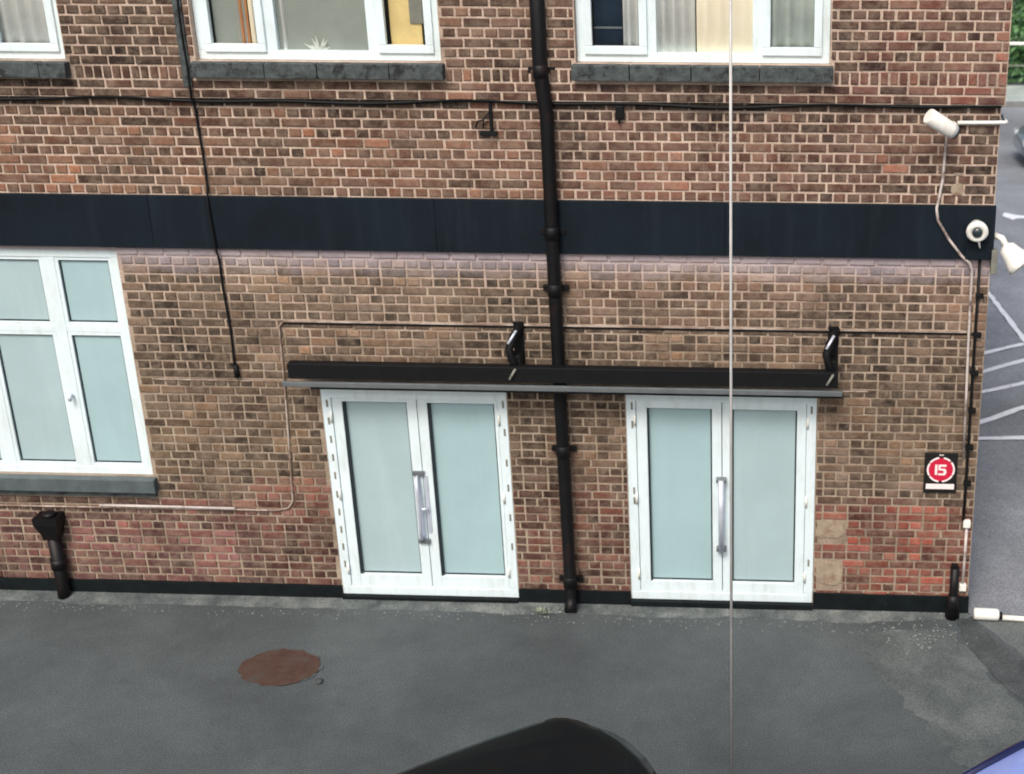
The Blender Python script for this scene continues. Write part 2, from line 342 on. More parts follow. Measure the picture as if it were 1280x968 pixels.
# painted parking lines
def paint(name, a, c, wd, seed=0):
    a = Vector(a); c = Vector(c); d = (c - a).normalized(); nn = Vector((-d.y, d.x)) * wd / 2
    return sheet(name, [a - nn, c - nn, c + nn, a + nn], .014, M['line'], .008, .15, seed)
for i, (a, c, wd) in enumerate([((2.72, 10.6), (3.45, 4.9), .085), ((1.75, 6.35), (3.25, 7.35), .09), ((1.75, 5.66), (3.6, 7.05), .09), ((1.75, 5.1), (3.6, 6.2), .09), ((1.75, 4.1), (3.8, 5.8), .10), ((1.75, 3.95), (3.8, 4.12), .10)]):
    structure(paint('painted_line', a, c, wd, i))
structure(sheet('painted_arrow', [(3.62, 13.95), (3.70, 14.2), (3.86, 14.05), (4.2, 13.95), (4.2, 13.85), (3.86, 13.8), (3.78, 13.7)], .012, M['line'], .02, .1, 3))

# ---------------------------------------------------------------- the building
bld = thing('brick_building', 'two storey brown brick building with navy fascia band and white double doors', 'building')
OP_D1 = (-4.245, -2.58, .055, 2.135); OP_D2 = (-1.525, .16, .075, 2.16)
OP_W = (-8.7, -5.885, 1.235, 3.385)
OP_U1 = (-8.2, -6.015, 5.0, 6.35); OP_U2 = (-4.935, -2.925, 5.01, 6.35); OP_U3 = (-1.835, .20, 5.015, 6.35)
XL, XR, ZL, ZT = -10.4, 1.585, 4.71, 7.35
def pieces(x0, x1, z0, z1, ops):
    xs = sorted({x0, x1} | {v for o in ops for v in o[:2] if x0 < v < x1}); out = []
    for a, c in zip(xs, xs[1:]):
        cuts = sorted([(max(o[2], z0), min(o[3], z1)) for o in ops if o[0] <= a + 1e-6 and o[1] >= c - 1e-6])
        z = z0
        for p, q in cuts:
            if p > z: out.append((a, c, z, p))
            z = q
        if z < z1: out.append((a, c, z, z1))
    return out
b = MB()
for a, c, z0, z1 in pieces(XL, XR, 0, ZL, [OP_D1, OP_D2, OP_W]): b.box(a, c, 0, .3, z0, z1)
for a, c, z0, z1 in pieces(XL, XR + .025, ZL, ZT, [OP_U1, OP_U2, OP_U3]): b.box(a, c, -.048, .3, z0, z1)
b.box(XL, XL + .3, .3, 7, 0, ZT); b.box(XR - .3, XR, .3, 7, 0, ZT); b.box(XL, XR, 7, 7.3, 0, ZT)
wall = b.build('wall', M['mortar'], bld)
b = MB(); b.box(XL + .1, XR - .1, .1, 7.2, ZT, ZT + .06); b.build('roof', M['roofing'], bld)
b = MB(); b.box(XL - .04, XR + .06, -.09, .33, ZT + .06, ZT + .14, .01); b.box(XR - .27, XR + .06, .332, 7.36, ZT + .06, ZT + .14, .01); b.build('coping', M['kerb'], bld)
b = MB(); b.box(XL + .31, XR - .31, .31, 6.9, 4.1, 4.2); b.build('floor_slab', M['room'], bld)
b = MB(); b.box(XL + .31, XR - .31, 2.6, 2.7, 4.2, ZT - .01)
for x in (-5.5, -2.4): b.box(x, x + .1, .31, 2.6, 4.2, ZT - .01)
b.build('room_partition', M['greyint'], bld)

# bricks ------------------------------------------------------------
COURSE, SL, HL, J = .08, .2255, .11275, .0195
def nz(x, z, s, o=0): return noise.noise(Vector((x * s, z * s, o)))
def lerp3(a, c, t): return tuple(a[i] + (c[i] - a[i]) * t for i in range(3))
def sm(a, c, v): t = max(0, min(1, (v - a) / (c - a))); return t * t * (3 - 2 * t)
brnd = random.Random(11)
def tone(x, z):
    n = nz(x, z, .9); n2 = nz(x, z, 2.3, 5)
    if z > ZL:
        c = lerp3((114, 78, 68), (128, 74, 66), sm(-2, 1, x) + n * .4)
        if z < 4.86: c = lerp3(c, (138, 82, 74), .5 if x > 0 else .25)
        elif z > 5.0: c = lerp3(c, (106, 82, 70), .3)
    elif z > 3.88: c = lerp3((124, 90, 78), (140, 88, 74), .5 + n)
    else:
        c = lerp3((112, 87, 73), (124, 94, 81), .5 + n)
        c = lerp3(c, (138, 112, 100), sm(2.3, 3.0, z) * .6)
        if x > -2: c = lerp3(c, (140, 94, 86), .4 * sm(2.5, 3.2, z))
        if z > 3.22: c = lerp3(c, (150, 132, 128), .5)
        # lower zone of redder bricks
        zr = .98 if x < -4.9 else (1.25 if x < -4.2 else (1.2 if x < -1.5 else 1.12))
        t = sm(zr + .06, zr - .06, z + n2 * .06)
        c = lerp3(c, (150, 74, 62) if x > .3 else (130, 74, 65), t)
        if x < -4.9: c = lerp3(c, (136, 84, 88), t * .6)
        if -2.6 < x < -1.5: c = lerp3(c, (112, 70, 60), .5 * sm(2.0, 1.0, z))
        c = lerp3(c, (100, 84, 64), .35 * sm(1.0, 1.4, z) * sm(2.2, 1.6, z) * sm(-3, -6, x))
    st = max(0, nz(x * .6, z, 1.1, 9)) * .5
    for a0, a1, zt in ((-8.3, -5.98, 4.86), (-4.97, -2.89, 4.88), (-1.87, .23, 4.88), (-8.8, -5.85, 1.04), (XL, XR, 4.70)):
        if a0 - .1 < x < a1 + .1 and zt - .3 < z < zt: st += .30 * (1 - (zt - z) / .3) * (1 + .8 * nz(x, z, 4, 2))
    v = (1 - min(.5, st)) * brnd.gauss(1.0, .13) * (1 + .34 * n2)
    k = brnd.random()
    if k < .20: v *= .74
    elif k > .90: v *= (1.2 if z > 1.3 else 1.08)
    hs = brnd.gauss(.015, .025)
    tn = (.85 - .75 * sm(-5, -.5, x)) if z > 3.88 else (.55 if z > 1.3 else .0)
    c = (c[0] * (1 - .01 * tn), c[1] * (1 + .035 * tn), c[2] * (1 - .06 * tn))
    gm = sum(c) / 3; c = lerp3(c, (gm, gm, gm), .14)
    c = (c[0] * v * (1 + hs) * .80, c[1] * v * .815, c[2] * v * (1 - hs) * .80)
    return lin(*[max(8, min(235, q)) for q in c])
items = []   # (x0,x1,z0,z1,y)
def course(z, h, kind, x0, x1, blocks, y, phase):
    # free intervals
    iv = [(x0, x1)]
    for o in blocks:
        if z + h > o[2] + .02 and z < o[3] - .02:
            new = []
            for a, c in iv:
                if o[1] <= a or o[0] >= c: new.append((a, c)); continue
                if o[0] > a: new.append((a, o[0]))
                if o[1] < c: new.append((o[1], c))
            iv = new
    zz0 = z + J / 2; zz1 = z + h - J / 2
    for o in blocks:   # trim against heads and sills
        pass
    L = SL if kind == 's' else (HL if kind == 'h' else .078)
    for a, c in iv:
        k = math.floor((a - phase) / L)
        x = phase + k * L
        while x < c - 1e-6:
            p, q = max(x, a), min(x + L, c)
            w_ = q - p
            if w_ > .035:
                items.append((p + J / 2 * brnd.uniform(.7, 1.3), q - J / 2 * brnd.uniform(.7, 1.3), zz0 + brnd.uniform(-.002, .002), zz1 + brnd.uniform(-.002, .002), y + brnd.uniform(-.003, .003)))
            x += L
LOW = [OP_D1, OP_D2, OP_W, (-9, XR + 1, 3.42, 3.88), (-8.8, -5.85, 1.05, 1.24), (.20, .44, .75, .95), (.20, .42, .27, .5)]
z = .14; i = 0
zs = []
while z < 3.42 - .04: zs.append((z, COURSE)); z += COURSE
i = 0
for z, h in zs:
    course(z, min(h, 3.42 - z), 's' if i % 2 == 0 else 'h', XL, XR, LOW, -.011, XR - 30 * SL - (HL / 2 if i % 2 == 0 else 0) + (HL * .5 if i % 4 == 2 else 0)); i += 1
z = 3.885
while z < ZL - .05:
    course(z, (ZL - 3.885) / 10, 's' if i % 2 == 0 else 'h', XL, XR, [], -.011, XR - 30 * SL - (HL / 2 if i % 2 == 0 else 0) + .02); i += 1; z += (ZL - 3.885) / 10
UPB = [OP_U1, OP_U2, OP_U3, (-8.3, -5.985, 4.865, 5.0), (-4.965, -2.895, 4.88, 5.01), (-1.865, .23, 4.885, 5.015)]
XU = XR + .025
course(ZL, .075, 's', XL, XU, UPB, -.059, XU - 40 * SL); course(ZL + .075, .075, 's', XL, XU, UPB, -.059, XU - 40 * SL - .11)
course(ZL + .15, .112, 'r', XL, XU, UPB, -.059, XU - 200 * .078)
z = ZL + .262; i = 0
while z < ZT - .04:
    course(z, COURSE, 's' if i % 2 == 0 else 'h', XL, XU, UPB, -.059, XU - 40 * SL - (HL / 2 if i % 2 == 0 else 0)); i += 1; z += COURSE

def brick_verts(x0, x1, y, z0, z1):
    e = .005; bk = .035; j = lambda: brnd.uniform(-.0035, .0035)
    return [(x0, y + bk, z0), (x1, y + bk, z0), (x1, y + bk, z1), (x0, y + bk, z1),
            (x0, y + e, z0), (x1, y + e, z0), (x1, y + e, z1), (x0, y + e, z1),
            (x0 + e + j(), y, z0 + e + j()), (x1 - e + j(), y, z0 + e + j()), (x1 - e + j(), y, z1 - e + j()), (x0 + e + j(), y, z1 - e + j())]
BF = [(0, 1, 5, 4), (1, 2, 6, 5), (2, 3, 7, 6), (3, 0, 4, 7), (4, 5, 9, 8), (5, 6, 10, 9), (6, 7, 11, 10), (7, 4, 8, 11), (8, 9, 10, 11)]
def px(X, Y, Z):
    v = Vector((X, Y, Z)) - CAM; d = v.dot(FW); return 923.71 + 1810.3 * v.dot(RT) / d, 484 - 1810.3 * v.dot(UP) / d, d
scored = []
for k, it in enumerate(items):
    u, v, d = px((it[0] + it[1]) / 2, it[4], (it[2] + it[3]) / 2)
    if 14 < u < 1266 and 6 < v < 962:
        scored.append(((it[1] - it[0]) * (it[3] - it[2]) / d ** 3, k))
scored.sort(reverse=True)
top = set(k for s_, k in scored[:300])
cache = {}
V = []; F = []; T = []
for k, it in enumerate(items):
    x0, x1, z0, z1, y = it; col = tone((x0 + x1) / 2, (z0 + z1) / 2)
    if k in top:
        key = (round((x1 - x0) / .006), round((z1 - z0) / .004))
        if key not in cache:
            hx, hz = (x1 - x0) / 2, (z1 - z0) / 2
            me = bpy.data.meshes.new('brick'); me.from_pydata(brick_verts(-hx, hx, 0, -hz, hz), [], BF); me.materials.append(M['brick']); cache[key] = me
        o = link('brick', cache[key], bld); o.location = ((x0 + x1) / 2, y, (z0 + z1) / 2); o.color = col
    else:
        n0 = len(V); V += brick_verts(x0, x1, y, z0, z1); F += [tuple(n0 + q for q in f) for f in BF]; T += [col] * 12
# return face of the right-hand side wall, bricks facing +X
def side_brick(y0, y1, z0, z1, x):
    n0 = len(V)
    for a, c_, d_ in brick_verts(y0, y1, 0, z0, z1): V.append((x - c_, a, d_))
    F.extend([tuple(n0 + q for q in f) for f in BF]); T.extend([tone(1.5, (z0 + z1) / 2)] * 12)
z = .14; i = 0
while z < ZT - .04:
    up = z > ZL; L = SL if i % 2 else HL; y = .115
    while y < 7.2:
        side_brick(y + J / 2, min(y + L, 7.28) - J / 2, z + J / 2, z + COURSE - J / 2, XR + .009); y += L
    z += COURSE; i += 1
me = bpy.data.meshes.new('brickwork'); me.from_pydata(V, [], F); me.materials.append(M['brick_attr'])
at = me.color_attributes.new('tone', 'FLOAT_COLOR', 'POINT')
at.data.foreach_set('color', [q for c in T for q in c])
stuff(link('brickwork', me, bld))

# cement patches, fascia, plinth -------------------------------------
def patch(x0, x1, z0, z1, seed):
    r = random.Random(seed); cx, cz = (x0 + x1) / 2, (z0 + z1) / 2; pts = []
    for k in range(18):
        a = 2 * math.pi * k / 18; q = r.uniform(.88, 1.08); ca, sa = math.cos(a), math.sin(a)
        f = 1 / max(abs(ca), abs(sa)) ** .6
        pts.append((cx + ca * f * (x1 - x0) / 2 * q, -.012, cz + sa * f * (z1 - z0) / 2 * q))
    b = MB(); b.prism(pts, (0, .02, 0)); return b.build('cement_patch', M['cement'], bld)
patch(1.23, 1.31, 4.13, 4.22, 4); patch(1.22, 1.32, 3.96, 4.06, 5)
patch(.17, .43, .76, .95, 1); patch(.17, .42, .28, .50, 2)
xb = [XL, -7.96, -5.52, -3.08, -.64, XR + .012]
for a, c in zip(xb, xb[1:]):
    b = MB(); b.box(a + .0012, c - .0012, -.045, -.001, 3.425, 3.88, .003); b.build('fascia_board', M['band'], bld)
b = MB(); b.box(XL, OP_D1[0] - .004, -.03, .002, 0, .15, .004); b.build('plinth', M['plinth'], bld)
b = MB(); b.box(OP_D1[1] + .004, OP_D2[0] - .004, -.03, .002, 0, .16, .004); b.build('plinth', M['plinth'], bld)
b = MB(); b.box(OP_D2[1] + .004, XR + .01, -.03, .002, 0, .19, .004); b.build('plinth', M['plinth'], bld)
b = MB(); b.box(OP_D1[0], OP_D1[1], -.05, .2, 0, OP_D1[2], .004); b.build('doorstep', M['plinth'], bld)
b = MB(); b.box(OP_D2[0], OP_D2[1], -.05, .2, 0, OP_D2[2], .004); b.build('doorstep', M['plinth'], bld)

# windows and doors ----------------------------------------------------
def bars(b, rects, y0, y1, bev=.006):
    for x0, x1, z0, z1 in rects: b.box(x0, x1, y0, y1, z0, z1, bev)
def ring(x0, x1, z0, z1, w_, wb=None, wt=None):
    wb = wb or w_; wt = wt or w_
    return [(x0, x1, z0, z0 + wb), (x0, x1, z1 - wt, z1), (x0, x0 + w_, z0 + wb - .0005, z1 - wt + .0005), (x1 - w_, x1, z0 + wb - .0005, z1 - wt + .0005)]
def pane(parent, x0, x1, z0, z1, y, mt, gask=True):
    b = MB(); b.box(x0, x1, y, y + .012, z0, z1); o = b.build('pane', mt, parent)
    if gask:
        b = MB(); bars(b, ring(x0, x1, z0, z1, .014), y - .006, y - .0005, 0); b.build('gasket', M['gasket'], parent)
    return o
def door(op, panes, handle, kind):
    x0, x1, z0, z1 = op
    d = MB(); bars(d, ring(x0 + .002, x1 - .002, z0 + .002, z1 - .002, .085), -.004, .08); 
    fr = d.build('door_frame', M['upvc'], bld)
    mid = (panes[0][1] + panes[1][0]) / 2
    for n, (p0, p1, q0, q1) in enumerate(panes):
        lx0 = x0 + .09 if n == 0 else mid + .003; lx1 = mid - .003 if n == 0 else x1 - .09
        lz0, lz1 = z0 + .09, z1 - .09
        b = MB(); b.box(lx0, p0, .008, .062, lz0, lz1, .006); b.box(p1, lx1, .008, .062, lz0, lz1, .006)
        b.box(p0 - .001, p1 + .001, .010, .060, lz0, q0, .005); b.box(p0 - .001, p1 + .001, .010, .060, q1, lz1, .005)
        leaf = b.build('door_leaf', M['upvc'], bld)
        if kind == 1 or n == 0:
            b = MB(); b.box(p0, p0 + (.024 if kind else .015), .012, .047, q0, q1); b.build('seal_shade', M['gasket'], leaf)  # dark left strip: gasket thickened to paint in the shade of the reveal
        pane(leaf, p0, p1, q0, q1, .048, M['frost'] if n == kind else M['frost2'])
        for hz in (lz0 + .18, (lz0 + lz1) / 2, lz1 - .18):
            hx = lx0 - .012 if n == 0 else lx1 + .012
            b = MB(); b.tube([(hx, -.012, hz - .05), (hx, -.012, hz + .05)], .011, 8); b.build('hinge', M['white'], leaf)
    return fr, mid
fr1, mid1 = door(OP_D1, [(-4.065, -3.485, .265, 2.01), (-3.30, -2.70, .265, 2.01)], None, 1)
fr2, mid2 = door(OP_D2, [(-1.34, -.765, .265, 2.0), (-.587, -.012, .265, 2.0)], None, 0)
# handles: door one has a long bowed bar on plates, door two a straight tubular pull
b = MB(); b.box(mid1 - .075, mid1 - .022, -.002, .009, .62, 1.34, .004); b.box(mid1 + .010, mid1 + .045, -.002, .009, .72, 1.30, .004); b.build('handle_plate', M['silver'], fr1)
b = MB(); b.tube([(mid1 - .048, .0, 1.30), (mid1 - .048, -.05, 1.28), (mid1 - .04, -.075, 1.15), (mid1 - .04, -.08, .98), (mid1 - .04, -.075, .82), (mid1 - .048, -.05, .68), (mid1 - .048, 0, .66)], .018, 10)
b.tube([(mid1 - .048, -.05, .98), (mid1 + .03, -.045, .985)], .014, 8); b.build('handle', M['silver'], fr1)
for zz in (1.325, .635):
    b = MB(); b.box(mid1 - .085, mid1 + .02, -.022, .006, zz - .022, zz + .022, .005); b.build('handle_mount', M['greym'], fr1)
b = MB(); b.tube([(mid2 - .005, -.06, .62), (mid2 - .005, -.06, 1.34)], .026, 12); b.build('handle', M['silver'], fr2)
for zz in (1.335, .64):
    b = MB(); b.box(mid2 - .05, mid2 + .04, -.064, .006, zz - .02, zz + .012, .004); b.build('handle_mount', M['greym'], fr2)
# dark lock and vent slots down the left edges of the frames
for X, zl in ((OP_D1[0] + .05, [2.0, 1.83, 1.65, 1.47, 1.29, 1.1, .92, .74, .56, .38]), (OP_D2[0] + .055, [2.03, 1.85, 1.2, 1.1]), (OP_D1[1] - .035, [2.02, 1.75, 1.45, 1.2, .9, .6]), (OP_D2[1] - .045, [2.02, .5])):
    for zz in zl:
        b = MB(); b.box(X - .009, X + .009, -.007, .0, zz - .04, zz + .03, .002); b.build('frame_slot', M['greyint'], fr1 if X < -2 else fr2)

def window(op, verts_, hz, name='window', y=.06, blindfn=None, lab=None):
    """verts_: mullion (x0,x1) list; hz: transom (z0,z1) list"""
    x0, x1, z0, z1 = op
    b = MB(); bars(b, ring(x0 + .002, x1 - .002, z0 + .002, z1 - .002, .075, .075), y - .03, y + .04)
    for a, c in verts_: b.box(a, c, y - .026, y + .036, z0 + .07, z1 - .07, .006)
    cells_x = [x0 + .077] + [v for p in verts_ for v in p] + [x1 - .077]
    for a, c in hz:
        for i in range(0, len(cells_x), 2): b.box(cells_x[i] - .004, cells_x[i + 1] + .004, y - .023, y + .033, a, c, .006)
    w_ = b.build(name, M['upvc'], bld)
    return w_, cells_x
# the big ground-floor window
wv = [(-7.27, -7.16), (-6.575, -6.465)]
WH = [(2.615, 2.675)]
wb, cx = window(OP_W, wv, WH)
czs = [OP_W[2] + .077, 2.615, 2.675, OP_W[3] - .077]
for i in range(0, len(cx), 2):
    for j in (0, 2):
        a, c, q0, q1 = cx[i], cx[i + 1], czs[j], czs[j + 1]
        b = MB(); bars(b, ring(a - .001, c + .001, q0 - .001, q1 + .001, .032), .040, .085, .004); b.build('sash', M['upvc'], wb)
        pane(wb, a + .03, c - .03, q0 + .03, q1 - .03, .066, M['frost'] if i != 2 else M['frost2'])
b = MB(); b.tube([(-6.52, .02, 2.02), (-6.52, -.02, 2.02), (-6.52, -.025, 1.98)], .016, 8); b.build('handle', M['silver'], wb)
b = MB(); b.box(-8.8, -5.85, -.085, .05, 1.10, 1.232, .008); b.build('sill', M['sill2'], bld)
b = MB(); b.box(-8.75, -5.875, -.04, .05, 1.04, 1.098, .004); b.build('sill_course', M['slate'], bld)

def up_window(op, m1, m2, casements, sillx, seed):
    x0, x1, z0, z1 = op
    w_, cx = window(op, [m1, m2], [], y=.05)
    q0, q1 = z0 + .077, z1 - .077
    for n, i in enumerate(range(0, 6, 2)):
        a, c = cx[i], cx[i + 1]
        e = .052 if casements[n] else .014
        if casements[n]:
            b = MB(); bars(b, ring(a - .012, c + .012, q0 - .012, q1 + .012, .065), -.002, .05, .006); s_ = b.build('casement', M['upvc'], w_)
        pn = pane(w_, a + e, c - e, q0 + e, q1 - e, .045, M['glass'], False)
    # sill in separate slate lengths
    r = random.Random(seed); x = sillx[0]
    while x < sillx[1] - .01:
        L = min(r.uniform(.42, .62), sillx[1] - x)
        if sillx[1] - x - L < .2: L = sillx[1] - x
        b = MB(); b.box(x + .003, x + L - .003, -.135 + r.uniform(-.004, .004), .02, z0 - .125, z0 - .002, .008); b.build('sill_slab', M['slate'], bld); x += L
    return w_
up_window(OP_U1, (-7.5, -7.4), (-6.72, -6.62), (1, 0, 1), (-8.3, -5.985), 1)
up_window(OP_U2, (-4.375, -4.275), (-3.53, -3.43), (1, 0, 1), (-4.965, -2.895), 2)
up_window(OP_U3, (-1.275, -1.19), (-.42, -.33), (1, 0, 1), (-1.865, .23), 3)

# things seen inside the upper windows -------------------------------------
def curtain(x0, x1, z0, z1, y, mt, label, waves=5, amp=.02,  name='curtain', cat='curtain', grp=None):
    b = MB(); n = max(12, int((x1 - x0) * 90)); A = []; B = []
    for k in range(n + 1):
        t = k / n; X = x0 + (x1 - x0) * t; amp = min(amp, .009); Y = y + amp * math.sin(t * waves * 2 * math.pi) + amp * .4 * math.sin(t * waves * 5.1 + 1)
        A.append((X, Y, z0)); B.append((X, Y + .004, z1))
    va = [b.bm.verts.new(p) for p in A]; vb = [b.bm.verts.new(p) for p in B]
    vc = [b.bm.verts.new((p[0], p[1] + .004, p[2])) for p in A]; vd = [b.bm.verts.new((p[0], p[1] + .004, p[2])) for p in B]
    for k in range(n):
        for P, Q in ((va, vb), (vd, vc)):
            f = b.bm.faces.new((P[k], P[k + 1], Q[k + 1], Q[k])); f.smooth = True
        b.bm.faces.new((va[k], va[k + 1], vc[k + 1], vc[k]))
    return tag(b.build(name, mt, None), label, cat, grp)
ZC = 5.03
curtain(-6.6, -6.05, ZC, 6.3, .072, M['curtain'], 'pale net curtain behind the upper window at the far left', 5, .015)
def roller(x0, x1, z0, z1, y, mt, label):
    o = thing('roller_blind', label, 'blind', ((x0 + x1) / 2, y, z0)); hw = (x1 - x0) / 2
    b = MB(); b.box(-hw, hw, 0, .004, .02, z1 - z0); b.build('fabric', mt, o)
    b = MB(); b.box(-hw, hw, -.006, .008, 0, .02, .003); b.build('bottom_bar', mt, o)
    b = MB(); b.tube([(-hw, 0, z1 - z0), (hw, 0, z1 - z0)], .025, 10); b.build('roller', mt, o); return o
roller(-4.28, -3.53, ZC + .02, 6.25, .085, M['blind'], 'plain grey green blind in the middle light of the second upper window')
curtain(-4.27, -4.21, ZC, 6.3, .08, M['curtain'], 'narrow white curtain edge beside the grey green blind', 1, .01)
roller(-4.80, -4.52, ZC + .02, 6.25, .085, M['blind'], 'narrow grey green blind beside the orange drape')
curtain(-4.60, -4.51, ZC, 6.3, .08, M['orange'], 'narrow orange drape hanging in an upper window', 2, .012, 'drape')
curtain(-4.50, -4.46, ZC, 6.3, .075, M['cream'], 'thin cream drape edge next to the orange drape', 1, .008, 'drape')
b = MB(); b.box(-3.36, -3.10, .10, .18, 5.10, 5.75, .006)
o = b.build('yellow_board', M['yellow']); tag(o, 'yellow card box standing on the inside ledge of the upper window', 'box')
b = MB(); b.box(-3.19, -3.08, .085, .098, 5.30, 5.8, .003); o = b.build('grey_folder', M['greyint']); tag(o, 'small dark grey folder in front of the yellow card box', 'folder')
b = MB(); b.box(-4.9, -2.95, .1, .29, 4.98, 5.022, .004); o = b.build('window_board', M['white'], bld)
b = MB(); b.box(-1.8, .18, .1, .29, 4.98, 5.022, .004); o = b.build('window_board', M['white'], bld)
pl = thing('pot_plant', 'small white leaved plant on the inside ledge of an upper window', 'plant', (-3.95, .08, 5.02))
b = MB(); b.tube([(0, 0, 0), (0, 0, .05)], [.03, .038], 10); b.build('pot', M['white'], pl)
b = MB(); r = random.Random(4)
for k in range(40):
    a = r.uniform(0, 6.28); e = r.uniform(.2, 1.3); L = r.uniform(.06, .15); d = Vector((math.cos(a) * math.cos(e), math.sin(a) * math.cos(e) * .4, math.sin(e))) * L
    p = Vector((0, 0, .05)); s_ = d.cross(Vector((0, 1, .2))).normalized() * .012
    b.bm.faces.new([b.bm.verts.new(q) for q in (p, p + d * .5 + s_, p + d, p + d * .5 - s_)])
stuff(b.build('leaves', M['dryleaf'], pl))
curtain(-1.70, -1.47, ZC + .05, 6.3, .12, M['navy'], 'dark navy panel behind the left casement of the third upper window', 1, .004, 'navy_panel', 'panel')
b = MB(); b.box(-1.70, -1.47, .098, .108, 5.27, 5.285); b.build('white_strip', M['greym']); tag(bpy.data.objects['white_strip'], 'thin grey strip across the navy panel', 'strip')
curtain(-1.46, -1.20, ZC, 6.3, .072, M['curtain'], 'white net curtain next to the navy panel', 4, .016)
curtain(-1.19, -.88, ZC, 6.3, .073, M['curtain'], 'gathered white curtain on the left of the middle light', 4, .022)
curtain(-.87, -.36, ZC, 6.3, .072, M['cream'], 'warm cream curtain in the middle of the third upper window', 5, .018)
curtain(-.33, .10, ZC, 6.3, .073, M['palegreen'], 'pale green grey curtain in the right casement of the third upper window', 4, .022)

# ---------------------------------------------------------------- pipes and cables
dp = thing('downpipe', 'tall black cast iron downpipe running between the two white double doors', 'pipe', (-2.085, -.10, 0))
b = MB(); b.tube([(-.03, 0, 7.3), (-.03, 0, 4.95), (0, .015, 4.6), (.0, .0, 3.5), (.0, 0, 2.0), (.01, 0, .16), (.012, -.03, .08), (.014, -.09, .03)], [.062, .062, .058, .058, .056, .056, .056, .056], 14); b.build('pipe_run', M['pipe'], dp)
for zz, dx in ((6.3, -.03), (4.96, -.03), (3.62, 0), (3.12, 0), (1.62, .003), (.3, .01)):
    b = MB(); b.tube([(dx, 0, zz - .055), (dx, 0, zz - .05), (dx, 0, zz + .05), (dx, 0, zz + .055)], [.056, .064, .064, .058], 14)
    b.box(dx - .11, dx + .11, .045, .075, zz - .025, zz + .025, .004); b.build('collar', M['pipe'], dp)
# rainwater stub at the left
sp = thing('rainwater_pipe', 'short black pipe stub with hopper head standing against the brick wall', 'pipe', (-6.885, -.085, .03))
b = MB(); b.tube([(0, 0, .62), (0, 0, .1), (.0, -.01, -.03)], [.06, .06, .062], 12); b.build('pipe_run', M['pipe'], sp)
b = MB(); b.loft([[(-.065, -.06, .60), (.065, -.06, .60), (.065, .06, .60), (-.065, .06, .60)], [(-.075, -.07, .66), (.075, -.07, .66), (.075, .07, .66), (-.075, .07, .66)],
     [(-.12, -.09, .76), (.105, -.09, .76), (.105, .09, .76), (-.12, .09, .76)], [(-.12, -.09, .83), (.105, -.09, .83), (.105, .09, .83), (-.12, .09, .83)]], smooth=False); b.build('hopper', M['pipe'], sp)
b = MB(); b.tube([(0, 0, .28), (0, 0, .38)], .072, 12); b.build('collar', M['pipe'], sp)
b = MB(); b.tube([(.0, 0, .83), (.0, .0, .86)], [.075, .05], 10); b.build('cap', M['pipe'], sp)

def cable(name, pts, r, mt, label, cat='cable', seg=6, grp=None):
    b = MB(); b.tube(pts, r, seg); return tag(b.build(name, mt), label, cat, grp)
pts = [(-5.0 + .008 * math.sin(k * 1.7), -.055 if k < 19 else -.022, 7.3 - k * .1295) for k in range(0, 20)]
pts = []
for k in range(40):
    z = 7.3 - k * (7.3 - 2.28) / 39
    pts.append((-5.0 + .03 * sm(4.5, 2.3, z) + .004 * math.sin(k * 1.1) + (0 if z < 4.7 else -.004), -.078 if z > 4.66 else (-.063 if 3.36 < z < 3.95 else -.024), z))
cable('black_cable', pts, .0105, M['black'], 'black cable dropping down the wall right of the left windows')
cable('cable_end_box', [(-4.965, -.03, 2.36), (-4.96, -.034, 2.24)], .024, M['black'], 'small black terminal at the lower end of the dropped cable', 'terminal')
b = MB(); b.box(-5.055, -4.985, -.078, -.056, 4.80, 7.3, .004); tag(b.build('cable_duct', M['slate']), 'narrow grey stained duct beside the left black cable', 'duct')
pts = []
for k in range(90):
    x = -9.5 + k * 11.08 / 89
    s_ = .012 * math.sin(x * 1.9) + .010 * math.sin(x * 4.3 + 1)
    pts.append((x, -.036, 4.690 + s_))
cable('black_cable', pts, 0.017, M['black'], 'long black cable sagging along the brick ledge above the navy band')
# little broken bracket with loose wire below the ledge
br = thing('wall_bracket', 'small broken black bracket with loose wires hanging below the ledge', 'bracket', (-2.58, 0, 4.42))
b = MB(); b.box(-.07, .07, -.05, .0, 0, .035, .004); b.box(.012, .036, -.04, .0, .035, .27, .004); b.build('plate', M['black'], br)
b = MB(); b.tube([(.02, -.035, .20), (-.04, -.05, .13), (-.08, -.05, .12), (-.10, -.05, .07)], .008, 6); b.tube([(-.03, -.05, .14), (-.04, -.055, .06)], .007, 6); b.build('loose_wire', M['black'], br)
b = MB(); b.box(-1.53, -1.46, -.05, 0, 4.57, 4.68, .008); b.tube([(-1.5, -.03, 4.58), (-1.5, -.04, 4.53)], .01, 6); tag(b.build('junction_box', M['black']), 'tiny black junction box under the ledge right of the downpipe', 'box')
